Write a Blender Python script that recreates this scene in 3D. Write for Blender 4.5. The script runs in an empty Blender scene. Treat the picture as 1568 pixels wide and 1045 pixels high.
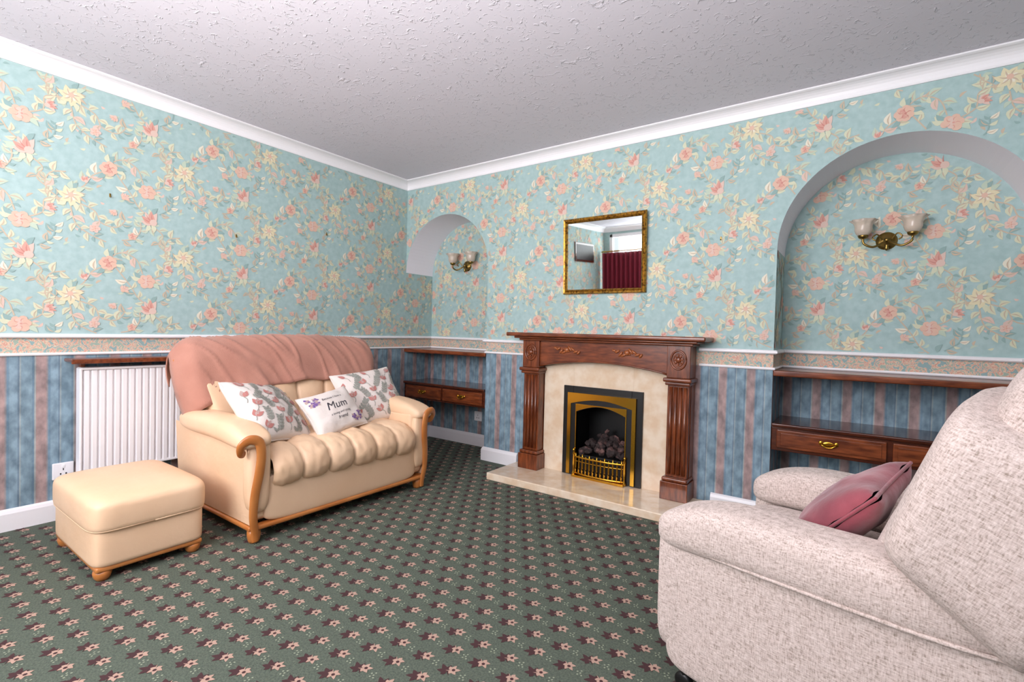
import bpy, bmesh, math, random
from mathutils import Vector, Matrix, noise as mnoise
random.seed(7)
scene = bpy.context.scene
try:
    scene.view_settings.view_transform = 'Standard'
    scene.view_settings.look = 'None'
    scene.view_settings.exposure = 0.0
except Exception as e:
    print(e)

# ------------------------------------------------------------------ helpers
def lin(h):
    h = h.lstrip('#')
    o = []
    for i in (0, 2, 4):
        c = int(h[i:i+2], 16) / 255
        o.append(c/12.92 if c <= .04045 else ((c+.055)/1.055)**2.4)
    return (o[0], o[1], o[2], 1)

def pmat(name, col, rough=.5, metal=0, var=None, bump=None, coat=0, sheen=0, trans=0, stretch=None, detail=4):
    m = bpy.data.materials.new(name); m.use_nodes = True
    nt = m.node_tree; b = nt.nodes['Principled BSDF']
    b.inputs['Base Color'].default_value = lin(col)
    b.inputs['Roughness'].default_value = rough
    b.inputs['Metallic'].default_value = metal
    b.inputs['Coat Weight'].default_value = coat
    b.inputs['Sheen Weight'].default_value = sheen
    b.inputs['Transmission Weight'].default_value = trans
    if var or bump:
        tc = nt.nodes.new('ShaderNodeTexCoord'); mp = nt.nodes.new('ShaderNodeMapping')
        nt.links.new(tc.outputs['Object'], mp.inputs['Vector'])
        if stretch: mp.inputs['Scale'].default_value = stretch
    if var:
        sc, c2, lo, hi = var
        n = nt.nodes.new('ShaderNodeTexNoise'); n.inputs['Scale'].default_value = sc; n.inputs['Detail'].default_value = detail
        r = nt.nodes.new('ShaderNodeValToRGB')
        r.color_ramp.elements[0].position = lo; r.color_ramp.elements[0].color = lin(col)
        r.color_ramp.elements[1].position = hi; r.color_ramp.elements[1].color = lin(c2)
        nt.links.new(mp.outputs[0], n.inputs['Vector']); nt.links.new(n.outputs['Fac'], r.inputs[0])
        nt.links.new(r.outputs[0], b.inputs['Base Color'])
    if bump:
        sc, st, dist = bump
        n = nt.nodes.new('ShaderNodeTexNoise'); n.inputs['Scale'].default_value = sc; n.inputs['Detail'].default_value = 5
        bp = nt.nodes.new('ShaderNodeBump'); bp.inputs['Strength'].default_value = st; bp.inputs['Distance'].default_value = dist
        nt.links.new(mp.outputs[0], n.inputs['Vector']); nt.links.new(n.outputs['Fac'], bp.inputs['Height'])
        nt.links.new(bp.outputs[0], b.inputs['Normal'])
    return m

def empty(name, loc=(0, 0, 0), rotz=0, rotx=0):
    e = bpy.data.objects.new(name, None); e.empty_display_size = .1
    e.location = loc; e.rotation_euler = (rotx, 0, rotz)
    scene.collection.objects.link(e); return e

def mkobj(name, verts, faces, mats, parent=None, smooth=False, midx=None, uvs=None, loc=None, rot=None, merge=False):
    me = bpy.data.meshes.new(name); me.from_pydata([tuple(v) for v in verts], [], faces)
    if not isinstance(mats, (list, tuple)): mats = [mats]
    for m in mats: me.materials.append(m)
    if midx:
        for p, i in zip(me.polygons, midx): p.material_index = i
    if uvs:
        uvl = me.uv_layers.new(name='UVMap')
        k = 0
        for fu in uvs:
            for uv in fu:
                uvl.data[k].uv = uv; k += 1
    for p in me.polygons: p.use_smooth = smooth
    if merge:
        bm = bmesh.new(); bm.from_mesh(me)
        bmesh.ops.remove_doubles(bm, verts=bm.verts, dist=1e-5)
        bmesh.ops.recalc_face_normals(bm, faces=bm.faces)
        bm.to_mesh(me); bm.free()
    o = bpy.data.objects.new(name, me); scene.collection.objects.link(o)
    if parent: o.parent = parent
    if loc: o.location = loc
    if rot: o.rotation_euler = rot
    return o

class MB:
    def __init__(s): s.v = []; s.f = []; s.m = []; s.u = []
    def add(s, pts, m=0, uv=None):
        n = len(s.v); s.v += [tuple(p) for p in pts]; s.f.append(list(range(n, n+len(pts)))); s.m.append(m)
        s.u.append(uv if uv else [(0, 0)]*len(pts))
    def grid(s, G, m=0):
        n = len(s.v); R = len(G); C = len(G[0])
        for row in G: s.v += [tuple(p) for p in row]
        for i in range(R-1):
            for j in range(C-1):
                s.f.append([n+i*C+j, n+i*C+j+1, n+(i+1)*C+j+1, n+(i+1)*C+j]); s.m.append(m); s.u.append([(0, 0)]*4)
    def obj(s, name, mats, parent=None, smooth=False, **k):
        return mkobj(name, s.v, s.f, mats, parent, smooth, s.m, s.u, **k)

def box(name, mn, mx, mat, parent=None, bev=.004, seg=2, loc=None, rot=None):
    bm = bmesh.new(); bmesh.ops.create_cube(bm, size=1)
    for v in bm.verts:
        v.co = Vector([mn[i] + (v.co[i]+.5)*(mx[i]-mn[i]) for i in range(3)])
    if bev > 0:
        bmesh.ops.bevel(bm, geom=bm.edges[:], offset=bev, segments=seg, affect='EDGES', profile=.5)
    me = bpy.data.meshes.new(name); bm.to_mesh(me); bm.free(); me.materials.append(mat)
    for p in me.polygons: p.use_smooth = True
    o = bpy.data.objects.new(name, me); scene.collection.objects.link(o)
    wn = o.modifiers.new('wn', 'WEIGHTED_NORMAL'); wn.keep_sharp = True
    if parent: o.parent = parent
    if loc: o.location = loc
    if rot: o.rotation_euler = rot
    return o

def sgp(x, e): return math.copysign(abs(x)**e, x)
def superell(name, c, r, e1, e2, mat, parent=None, nu=32, nv=48, rot=None, fn=None):
    G = []
    for i in range(nu+1):
        t = -math.pi/2 + math.pi*i/nu
        row = []
        for j in range(nv+1):
            w = -math.pi + 2*math.pi*j/nv
            p = Vector((r[0]*sgp(math.cos(t), e1)*sgp(math.cos(w), e2),
                        r[1]*sgp(math.cos(t), e1)*sgp(math.sin(w), e2),
                        r[2]*sgp(math.sin(t), e1)))
            if fn: p = fn(p)
            row.append(p)
        G.append(row)
    mb = MB(); mb.grid(G)
    return mb.obj(name, mat, parent, True, loc=c, rot=rot, merge=True)

def catmull(P, n=8):
    P = [Vector(p) for p in P]; out = []
    for i in range(len(P)-1):
        p0 = P[max(i-1, 0)]; p1 = P[i]; p2 = P[i+1]; p3 = P[min(i+2, len(P)-1)]
        for k in range(n):
            t = k/n
            out.append(.5*((2*p1)+(p2-p0)*t+(2*p0-5*p1+4*p2-p3)*t*t+(3*p1-p0-3*p2+p3)*t**3))
    out.append(P[-1]); return out

def tube(name, P, rad, mat, parent=None, seg=10, smoothn=6, flat=(1, 1), up=(0, 0, 1)):
    pts = catmull(P, smoothn) if smoothn else [Vector(p) for p in P]
    n = len(pts); G = []
    upv = Vector(up)
    for i, p in enumerate(pts):
        d = (pts[min(i+1, n-1)]-pts[max(i-1, 0)]).normalized()
        a = d.cross(upv)
        if a.length < .15: a = d.cross(Vector((1, 0.01, 0)))
        a.normalize(); b = a.cross(d).normalized()
        r = rad(i/(n-1)) if callable(rad) else rad
        G.append([p + a*math.cos(2*math.pi*k/seg)*r*flat[0] + b*math.sin(2*math.pi*k/seg)*r*flat[1] for k in range(seg+1)])
    mb = MB(); mb.grid(G); mb.add(G[0][:-1]); mb.add(G[-1][:-1])
    return mb.obj(name, mat, parent, True, merge=True)

def lathe(name, prof, loc, mat, parent=None, seg=28, rot=None, scal=0, ns=6):
    G = []
    for (r, z) in prof:
        row = []
        for k in range(seg+1):
            a = 2*math.pi*k/seg
            f = max(0, (z-prof[0][1])/max(1e-6, max(q[1] for q in prof)-prof[0][1]))
            rr = r*(1+scal*math.cos(ns*a)*f**3)
            row.append((rr*math.cos(a), rr*math.sin(a), z))
        G.append(row)
    mb = MB(); mb.grid(G)
    return mb.obj(name, mat, parent, True, loc=loc, rot=rot, merge=True)

def sweep(name, prof, path, mat, closed=False, parent=None):
    P = [Vector(p) for p in path]; n = len(P); M = []
    for i in range(n):
        a = P[i]-P[i-1] if (i > 0 or closed) else None
        b = P[(i+1) % n]-P[i] if (i < n-1 or closed) else None
        na = Vector((a.y, -a.x)).normalized() if a else None
        nb = Vector((b.y, -b.x)).normalized() if b else None
        if na is None: m = nb
        elif nb is None: m = na
        else:
            m = na+nb; m = m/(max(.2, m.dot(na)))
        M.append(m)
    mb = MB(); idx = list(range(n)) + ([0] if closed else [])
    for q in range(len(prof)):
        (o1, z1), (o2, z2) = prof[q], prof[(q+1) % len(prof)]
        for i in range(len(idx)-1):
            A, B = idx[i], idx[i+1]
            mb.add([(P[A].x+M[A].x*o1, P[A].y+M[A].y*o1, z1), (P[B].x+M[B].x*o1, P[B].y+M[B].y*o1, z1),
                    (P[B].x+M[B].x*o2, P[B].y+M[B].y*o2, z2), (P[A].x+M[A].x*o2, P[A].y+M[A].y*o2, z2)])
    if not closed:
        for A in (0, n-1):
            mb.add([(P[A].x+M[A].x*o, P[A].y+M[A].y*o, z) for o, z in prof])
    return mb.obj(name, mat, parent, False, merge=True)

# ------------------------------------------------------------------ materials
WHITE = pmat('white_gloss_paint', '#f4f2f5', .35)
SOFFIT = pmat('white_matt_paint', '#f0ecf3', .7)
MAHOG = pmat('mahogany_wood', '#5a2812', .28, var=(9, '#8b4826', .35, .7), stretch=(1.2, 6, 6), coat=.3)
MAHOGV = pmat('mahogany_wood_upright', '#5a2812', .28, var=(9, '#8b4826', .35, .7), stretch=(6, 6, 1.2), coat=.3)
DARKWOOD = pmat('dark_mahogany', '#3a170d', .22, var=(8, '#5a2a18', .3, .7), stretch=(1.2, 7, 7), coat=.5)
HONEY = pmat('honey_wood', '#b46a30', .32, var=(8, '#c98346', .3, .7), coat=.3)
LEATHER = pmat('cream_leather', '#eccaa8', .5, var=(3, '#e5bf9a', .35, .7), bump=(26, .2, .008))
BRASS = pmat('polished_brass', '#d9a63c', .18, 1)
ABRASS = pmat('antique_brass', '#8d7440', .3, 1)
BLACK = pmat('black_metal', '#0c0c0d', .4)
GILT = pmat('gilt_frame_paint', '#b98a35', .35, .75, var=(60, '#5a3712', .45, .65), bump=(90, .5, .004))
RADW = pmat('radiator_enamel', '#f6f4f7', .3)
MARBLE = pmat('cream_marble', '#e0c6a8', .22, var=(14, '#ecdcc6', .35, .65), coat=.3)
COAL = pmat('coal', '#2f2423', .8, var=(20, '#8a645e', .5, .75), bump=(40, .6, .01))
THROW = pmat('dusty_rose_fleece', '#c08a78', .95, var=(6, '#b27c6b', .3, .7), bump=(220, .4, .003), sheen=.2)
VELVET = pmat('rose_velvet', '#984450', .7, var=(8, '#7c3642', .35, .65), bump=(20, .3, .01), sheen=.4)
CURT = pmat('wine_red_curtain', '#8e2238', .8)
GLASSM = pmat('mirror_silver', '#b4bab8', .02, 1)
OPAL = pmat('opal_glass', '#f7e8d8', .25, trans=.5)

def fabric():
    m = bpy.data.materials.new('beige_tweed'); m.use_nodes = True; nt = m.node_tree; b = nt.nodes['Principled BSDF']
    b.inputs['Roughness'].default_value = .95; b.inputs['Sheen Weight'].default_value = .1
    tc = nt.nodes.new('ShaderNodeTexCoord')
    def nz(scale, st):
        mp = nt.nodes.new('ShaderNodeMapping'); mp.inputs['Scale'].default_value = st
        n = nt.nodes.new('ShaderNodeTexNoise'); n.inputs['Scale'].default_value = scale; n.inputs['Detail'].default_value = 3
        nt.links.new(tc.outputs['Object'], mp.inputs[0]); nt.links.new(mp.outputs[0], n.inputs[0]); return n
    a = nz(130, (.5, .5, 2.6)); c = nz(150, (2.2, 2.2, .6))
    mx = nt.nodes.new('ShaderNodeMath'); mx.operation = 'ADD'
    nt.links.new(a.outputs['Fac'], mx.inputs[0]); nt.links.new(c.outputs['Fac'], mx.inputs[1])
    h = nt.nodes.new('ShaderNodeMath'); h.operation = 'MULTIPLY'; h.inputs[1].default_value = .5
    nt.links.new(mx.outputs[0], h.inputs[0])
    r = nt.nodes.new('ShaderNodeValToRGB'); e = r.color_ramp.elements
    e[0].position = .34; e[0].color = lin('#95867a'); e[1].position = .66; e[1].color = lin('#ddcfc8')
    x = e.new(.48); x.color = lin('#c4b4ac')
    nt.links.new(h.outputs[0], r.inputs[0]); nt.links.new(r.outputs[0], b.inputs['Base Color'])
    bp = nt.nodes.new('ShaderNodeBump'); bp.inputs['Strength'].default_value = .4; bp.inputs['Distance'].default_value = .004
    nt.links.new(h.outputs[0], bp.inputs['Height']); nt.links.new(bp.outputs[0], b.inputs['Normal'])
    return m
TWEED = fabric()

FLORAL = pmat('wallpaper_teal_ground', '#9fbab9', .75, var=(30, '#abc4c3', .35, .65))
def stripes():
    m = bpy.data.materials.new('wallpaper_stripes'); m.use_nodes = True; nt = m.node_tree; b = nt.nodes['Principled BSDF']
    b.inputs['Roughness'].default_value = .75
    uv = nt.nodes.new('ShaderNodeUVMap'); sp = nt.nodes.new('ShaderNodeSeparateXYZ'); nt.links.new(uv.outputs[0], sp.inputs[0])
    dv = nt.nodes.new('ShaderNodeMath'); dv.operation = 'DIVIDE'; dv.inputs[1].default_value = .152; nt.links.new(sp.outputs[0], dv.inputs[0])
    fr = nt.nodes.new('ShaderNodeMath'); fr.operation = 'FRACT'; nt.links.new(dv.outputs[0], fr.inputs[0])
    r = nt.nodes.new('ShaderNodeValToRGB'); r.color_ramp.interpolation = 'CONSTANT'; e = r.color_ramp.elements
    stops = [(0, '#b99e9b'), (.26, '#a5a0a3'), (.30, '#839fb2'), (.36, '#92adbd'), (.56, '#7c93a5'), (.60, '#a6b4b7'), (.64, '#8da8b7'), (.90, '#7e99ab'), (.96, '#b3b7b5')]
    e[0].position = 0; e[0].color = lin(stops[0][1]); e[1].position = stops[1][0]; e[1].color = lin(stops[1][1])
    for p, c in stops[2:]:
        x = e.new(p); x.color = lin(c)
    nt.links.new(fr.outputs[0], r.inputs[0])
    mp = nt.nodes.new('ShaderNodeMapping'); mp.inputs['Scale'].default_value = (1, .55, 1); nt.links.new(uv.outputs[0], mp.inputs[0])
    n = nt.nodes.new('ShaderNodeTexNoise'); n.inputs['Scale'].default_value = 24; n.inputs['Detail'].default_value = 6
    nt.links.new(mp.outputs[0], n.inputs[0])
    r2 = nt.nodes.new('ShaderNodeValToRGB'); r2.color_ramp.elements[0].position = .35; r2.color_ramp.elements[0].color = (.5, .53, .55, 1)
    r2.color_ramp.elements[1].position = .66; r2.color_ramp.elements[1].color = (1.0, 1.0, 1.0, 1)
    nt.links.new(n.outputs['Fac'], r2.inputs[0])
    mx = nt.nodes.new('ShaderNodeMix'); mx.data_type = 'RGBA'; mx.blend_type = 'MULTIPLY'; mx.inputs[0].default_value = 1
    nt.links.new(r.outputs[0], mx.inputs[6]); nt.links.new(r2.outputs[0], mx.inputs[7])
    nt.links.new(mx.outputs[2], b.inputs['Base Color'])
    return m
STRIPE = stripes()
def border():
    m = bpy.data.materials.new('wallpaper_border'); m.use_nodes = True; nt = m.node_tree; b = nt.nodes['Principled BSDF']
    b.inputs['Roughness'].default_value = .75
    uv = nt.nodes.new('ShaderNodeUVMap')
    n = nt.nodes.new('ShaderNodeTexNoise'); n.inputs['Scale'].default_value = 26; n.inputs['Detail'].default_value = 3; n.inputs['Distortion'].default_value = 1.8
    nt.links.new(uv.outputs[0], n.inputs[0])
    r = nt.nodes.new('ShaderNodeValToRGB'); r.color_ramp.interpolation = 'CONSTANT'; e = r.color_ramp.elements
    e[0].position = 0; e[0].color = lin('#8eaaab'); e[1].position = .58; e[1].color = lin('#9fb1a4')
    for p, c in ((.43, '#d8c8b0'), (.47, '#cf9c8c'), (.52, '#dcc2aa')):
        x = e.new(p); x.color = lin(c)
    nt.links.new(n.outputs['Fac'], r.inputs[0]); nt.links.new(r.outputs[0], b.inputs['Base Color'])
    return m
BORDER = border()

def ceilmat():
    m = bpy.data.materials.new('artex_ceiling'); m.use_nodes = True; nt = m.node_tree; b = nt.nodes['Principled BSDF']
    b.inputs['Roughness'].default_value = .8; b.inputs['Base Color'].default_value = lin('#dfdbe4')
    tc = nt.nodes.new('ShaderNodeTexCoord')
    n = nt.nodes.new('ShaderNodeTexNoise'); n.inputs['Scale'].default_value = 22; n.inputs['Detail'].default_value = 3; n.inputs['Distortion'].default_value = 2.2
    nt.links.new(tc.outputs['Object'], n.inputs[0])
    r = nt.nodes.new('ShaderNodeValToRGB'); r.color_ramp.elements[0].position = .59; r.color_ramp.elements[1].position = .69
    nt.links.new(n.outputs['Fac'], r.inputs[0])
    bp = nt.nodes.new('ShaderNodeBump'); bp.inputs['Strength'].default_value = .5; bp.inputs['Distance'].default_value = .011
    nt.links.new(r.outputs[0], bp.inputs['Height']); nt.links.new(bp.outputs[0], b.inputs['Normal'])
    return m
CEIL = ceilmat()
CARPET = pmat('green_carpet', '#465046', .95, var=(160, '#5f685a', .35, .7), bump=(300, .5, .004))

# ------------------------------------------------------------------ room dims
H = 2.38; XR = 5.2; YN = -4.3; DEP = .34
A1 = (0.0, .957, 1.56); A2 = (3.02, 4.09, 1.545)
Z1, Z2 = .868, .955
def arch(A, x):
    r = (A[1]-A[0])/2; c = (A[0]+A[1])/2
    return A[2] + math.sqrt(max(0, r*r-(x-c)**2))
def archx(A, n=48):
    r = (A[1]-A[0])/2; c = (A[0]+A[1])/2
    return [c-r*math.cos(math.pi*i/n) for i in range(n+1)]
bands = [(0, Z1, 1), (Z1, Z2, 2), (Z2, None, 0)]
WM = [FLORAL, STRIPE, BORDER, SOFFIT, WHITE]

def vquad(mb, p, q, z0, z1, m, off=0):
    d = math.hypot(q[0]-p[0], q[1]-p[1])
    mb.add([(p[0], p[1], z0), (q[0], q[1], z0), (q[0], q[1], z1), (p[0], p[1], z1)], m,
           [(off, z0), (off+d, z0), (off+d, z1), (off, z1)])
def wallbands(mb, p, q, top, off=0):
    for a, b, m in bands:
        vquad(mb, p, q, a, top if b is None else b, m, off)

mb = MB()
wallbands(mb, (A1[1], 0), (1.78, 0), H, A1[1]); wallbands(mb, (2.22, 0), (A2[0], 0), H, 2.22); wallbands(mb, (A2[1], 0), (XR, 0), H, A2[1])
vquad(mb, (1.78, 0), (2.22, 0), 0, .05, 1, 1.78); vquad(mb, (1.78, 0), (2.22, 0), .6, Z1, 1, 1.78)
vquad(mb, (1.78, 0), (2.22, 0), Z1, Z2, 2, 1.78); vquad(mb, (1.78, 0), (2.22, 0), Z2, H, 0, 1.78)
for A in (A1, A2):
    X = archx(A)
    for i in range(len(X)-1):
        a, b = X[i], X[i+1]; za, zb = arch(A, a), arch(A, b)
        mb.add([(a, 0, za), (b, 0, zb), (b, 0, H), (a, 0, H)], 0)
        mb.add([(a, 0, za), (b, 0, zb), (b, DEP, zb), (a, DEP, za)], 3)
        mb.add([(a, DEP, A[2]), (b, DEP, A[2]), (b, DEP, zb), (a, DEP, za)], 0)
    wallbands(mb, (A[0], DEP), (A[1], DEP), A[2], A[0])
    if A is A2: wallbands(mb, (A[0], 0), (A[0], DEP), A[2])
    wallbands(mb, (A[1], DEP), (A[1], 0), A[2])
wall_far = mb.obj('wall_far', WM)
mb = MB()
wallbands(mb, (0, YN), (0, 0), H); wallbands(mb, (0, 0), (0, DEP), A1[2], -YN)
wall_left = mb.obj('wall_left', WM)
mb = MB(); wallbands(mb, (XR, 0), (XR, YN), H); mb.obj('wall_right', WM)
WX0, WX1, WZ0, WZ1 = .1, 3.3, .98, 2.27
mb = MB()
wallbands(mb, (0, YN), (WX0, YN), H); wallbands(mb, (WX1, YN), (XR, YN), H)
vquad(mb, (WX0, YN), (WX1, YN), 0, Z1, 1); vquad(mb, (WX0, YN), (WX1, YN), Z1, Z2, 2); vquad(mb, (WX0, YN), (WX1, YN), Z2, WZ0, 0)
vquad(mb, (WX0, YN), (WX1, YN), WZ1, H, 0)
mb.obj('wall_near', WM)
mb = MB()
mb.add([(0, YN, 0), (XR, YN, 0), (XR, 0, 0), (0, 0, 0)])
for A in (A1, A2): mb.add([(A[0], 0, 0), (A[1], 0, 0), (A[1], DEP, 0), (A[0], DEP, 0)])
floor = mb.obj('floor', CARPET)
mb = MB(); mb.add([(0, YN, H), (XR, YN, H), (XR, 0, H), (0, 0, H)]); mb.obj('ceiling', CEIL)

# window
win = empty('window_1', (0, 0, 0))
for nm, a, b in (('frame_top', (WX0, YN-.06, WZ1-.05), (WX1, YN, WZ1)), ('frame_bottom', (WX0, YN-.06, WZ0), (WX1, YN, WZ0+.05)),
                 ('frame_left', (WX0, YN-.06, WZ0), (WX0+.05, YN, WZ1)), ('frame_right', (WX1-.05, YN-.06, WZ0), (WX1, YN, WZ1)),
                 ('mullion_1', (1.2, YN-.05, WZ0), (1.25, YN-.01, WZ1)), ('mullion_2', (2.2, YN-.05, WZ0), (2.25, YN-.01, WZ1)),
                 ('sill', (WX0-.05, YN-.05, WZ0-.03), (WX1+.05, YN+.08, WZ0))):
    box(nm, a, b, WHITE, win)
cur = empty('curtain', (0, 0, 0))
for k, (a, b) in enumerate(((.03, .78), (2.6, 3.4))):
    G = []
    for i in range(3):
        z = [.25, 1.1, 1.97][i]
        G.append([(a+(b-a)*j/60, YN+.13+.03*math.sin(j*1.05), z) for j in range(61)])
    mb = MB(); mb.grid(G); mb.obj('drape_%d' % (k+1), CURT, cur, True)
tube('rail', [(0.02, YN+.13, 1.99), (3.45, YN+.13, 1.99)], .012, BRASS, cur, smoothn=1)

# trims
PATH = [(0, YN), (0, DEP), (A1[1], DEP), (A1[1], 0), (1.38, 0)]
PATH2 = [(2.62, 0), (A2[0], 0), (A2[0], DEP), (A2[1], DEP), (A2[1], 0), (XR, 0), (XR, YN), (0, YN)]
sk = [(0, 0), (.018, 0), (.018, .085), (.012, .1), (.004, .107), (0, .107)]
rail = [(0, .955), (.012, .955), (.022, .962), (.022, .972), (.014, .978), (0, .978)]
bead = [(0, .866), (.008, .866), (.012, .872), (.008, .880), (0, .880)]
P1 = PATH[:-1]+[(1.29, 0)]
sweep('baseboard_left', sk, P1, WHITE)
sweep('baseboard_right', sk, [(2.71, 0)]+PATH2[1:], WHITE)
sweep('trim_1', rail, PATH, WHITE); sweep('trim_2', bead, PATH, WHITE)
sweep('trim_3', rail, PATH2, WHITE); sweep('trim_4', bead, PATH2, WHITE)
cov = [(0, H-.075), (.008, H-.075), (.012, H-.066)]
for i in range(7):
    a = i/6*math.pi/2
    cov.append((.066-.054*math.cos(a), H-.066+.054*math.sin(a)))
cov += [(.075, H-.008), (.075, H-.001), (0, H-.001)]
sweep('trim_5', cov, [(0, YN), (0, 0), (XR, 0), (XR, YN)], WHITE, closed=True)

for loc, rz in (((.001, -2.18, 1.748), math.pi/2), ((.001, -1.505, 1.64), math.pi/2), ((.001, -.83, 1.77), math.pi/2), ((2.72, -.001, 1.634), 0)):
    hk = empty('picture_hook', loc, rotz=rz)
    box('plate', (-.004, -.004, -.010), (.004, .0, .010), ABRASS, hk, .001, 1)
    tube('hook', [(0, -.004, -.008), (0, -.012, -.012), (0, -.014, -.004)], .002, ABRASS, hk, 6, 3)

# ------------------------------------------------------------------ printed motifs
def leafp(cx, cy, L, W, ang, curve=0, n=5, bl=.8):
    up = []; dn = []
    for i in range(n+1):
        t = i/n; w = W/2*math.sin(math.pi*t**bl); x = L*t; y = curve*math.sin(math.pi*t)*L
        up.append((x, y+w)); dn.append((x, y-w))
    pts = up + dn[-2:0:-1]
    c, s = math.cos(ang), math.sin(ang)
    return [(cx+x*c-y*s, cy+x*s+y*c) for x, y in pts]
def disc(cx, cy, r, n=8, sx=1):
    return [(cx+r*sx*math.cos(2*math.pi*i/n), cy+r*math.sin(2*math.pi*i/n)) for i in range(n)]
def ribbon(P, w):
    pts = catmull([(p[0], p[1], 0) for p in P], 5); out = []
    for i in range(len(pts)-1):
        a, b = pts[i], pts[i+1]; d = (b-a).normalized(); nx, ny = -d.y*w/2, d.x*w/2
        out.append([(a.x+nx, a.y+ny), (a.x-nx, a.y-ny), (b.x-nx, b.y-ny), (b.x+nx, b.y+ny)])
    return out, pts
# 0 butter 1 coral 2 peach 3 pink 4 cream-leaf 5 sage leaf 6 tan stem 7 dark teal leaf 8 ivory 9 deep coral
cols = ['#dcd2b0', '#d29d90', '#dab6a3', '#d8bdb1', '#cfd1b6', '#bbcab7', '#c6b49e', '#90aca9', '#e2dcca', '#c4857c']
PM = [pmat('print_%d' % i, c, .75) for i, c in enumerate(cols)]
def tile_elems():
    rnd = random.Random(11); E = []
    def rose(cx, cy, r, c1, c2, c3, rot=0, n=7):
        for i in range(n):
            a = rot+2*math.pi*i/n
            E.append((disc(cx+r*.62*math.cos(a), cy+r*.62*math.sin(a)*.9, r*rnd.uniform(.36, .46), 9), c1, 3))
        for i in range(5):
            a = rot+.5+2*math.pi*i/5
            E.append((disc(cx+r*.33*math.cos(a), cy+r*.33*math.sin(a), r*.30, 8), c2 if i % 2 else c1, 4))
            E.append((leafp(cx+r*.15*math.cos(a), cy+r*.15*math.sin(a), r*.62, r*.10, a+.5, .3), c3, 5))
        E.append((disc(cx, cy, r*.24), c2, 6)); E.append((disc(cx+.1*r, cy, r*.12), c3, 7))
    def lily(cx, cy, r, c1, c2, c3, rot=0):
        for i in range(7):
            a = rot+2*math.pi*i/7
            E.append((leafp(cx, cy, r*rnd.uniform(.95, 1.15), r*.62, a, .1), c1, 3))
            E.append((leafp(cx, cy, r*.75, r*.13, a, .1), c3, 5))
        for i in range(4): E.append((leafp(cx, cy, r*.55, r*.34, rot+.4+i*1.57), c2, 4))
        E.append((disc(cx, cy, r*.18), c3, 6))
    def tulip(cx, cy, r, c1, c2, c3, rot=0):
        for i, a in enumerate((-.9, -.45, 0, .45, .9)):
            E.append((leafp(cx-.5*r*math.cos(rot), cy-.5*r*math.sin(rot), r*(1.5-.2*abs(a)), r*.62, rot+a, .1), c1 if i % 2 else c2, 3+(i % 2)))
        for a in (-.5, .1, .6): E.append((leafp(cx-.45*r*math.cos(rot), cy-.45*r*math.sin(rot), r*1.1, r*.12, rot+a, .1), c3, 5))
        E.append((disc(cx-.45*r*math.cos(rot), cy-.45*r*math.sin(rot), r*.4), c2, 5))
    def sprig(P, c, cl, L=.035):
        segs, pts = ribbon(P, .006)
        for s in segs: E.append((s, c, 1))
        for i in range(1, len(pts)-1, 2):
            d = pts[i+1]-pts[i-1]; a = math.atan2(d.y, d.x)
            sg = 1 if (i//2) % 2 else -1
            ll = L*rnd.uniform(.9, 1.3); cc = cl if rnd.random() < .6 else rnd.choice([4, 5, 6, 7, 8, 3])
            E.append((leafp(pts[i].x, pts[i].y, ll, ll*.5, a+sg*.85, .16*sg), cc, 1))
            E.append((leafp(pts[i].x, pts[i].y, ll*.85, ll*.10, a+sg*.85, .16*sg), 6 if cc != 6 else 7, 2))
            if rnd.random() < .5: E.append((leafp(pts[i].x, pts[i].y, ll*.65, ll*.3, a-sg*.9, -.16*sg), rnd.choice([7, 4, 5]), 1))
    sprig([(-.02, .01), (.05, .06), (.09, .13), (.15, .17)], 6, 5, .05)
    sprig([(.03, -.03), (.10, -.06), (.13, -.12), (.20, -.13), (.24, -.08)], 6, 4, .048)
    sprig([(.36, -.05), (.30, .0), (.26, .07), (.19, .17)], 6, 4, .046)
    sprig([(.35, .11), (.42, .15), (.43, .22), (.50, .24)], 6, 4, .05)
    sprig([(.36, -.09), (.42, -.14), (.40, -.20), (.46, -.25)], 6, 5, .046)
    sprig([(.16, .21), (.22, .25), (.29, .22), (.32, .14)], 6, 5, .046)
    sprig([(-.05, -.02), (-.10, .03), (-.08, .10), (-.02, .12)], 6, 4, .046)
    sprig([(.0, -.06), (.02, -.14), (.08, -.19), (.15, -.22)], 6, 4, .045)
    sprig([(.40, -.02), (.46, .03), (.47, .1)], 7, 8, .042)
    sprig([(.22, -.20), (.28, -.18), (.31, -.12), (.30, -.06)], 6, 5, .04)
    for (x, y) in ((0, 0), (.16, .185), (.358, -.055), (.34, .10)):
        for k in range(5):
            a = rnd.uniform(0, 6.28); E.append((leafp(x+.03*math.cos(a), y+.03*math.sin(a), .05, .024, a, .15), rnd.choice([5, 7, 4]), 2))
    lily(0, 0, .052, 0, 8, 6, .2)
    for a in (-.3, .4, 2.7, 3.5): E.append((leafp(0, -.005, .068, .018, a, .15), 6, 2))
    E.append((disc(0, .004, .013), 2, 8))
    rose(.16, .185, .041, 2, 1, 9, .5)
    tulip(.358, -.055, .049, 1, 3, 9, 2.2)
    rose(.34, .10, .044, 2, 3, 1, .1, 6)
    rose(.10, -.155, .026, 3, 2, 1, .1, 5)
    tulip(.235, .045, .025, 3, 2, 1, .7)
    tulip(.45, .18, .029, 1, 3, 9, .3)
    rose(.27, -.17, .023, 2, 1, 9, .3, 5)
    tulip(.06, .10, .022, 1, 3, 9, 1.8)
    tulip(.18, -.05, .022, 2, 3, 1, 4)
    for _ in range(34):
        x, y = rnd.uniform(0, .53), rnd.uniform(-.26, .26)
        E.append((leafp(x, y, rnd.uniform(.018, .036), .012, rnd.uniform(0, 6.28), .15), rnd.choice([4, 5, 7, 3, 6]), 0))
    E.sort(key=lambda e: e[2])
    return E
TE = tile_elems()
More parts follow.
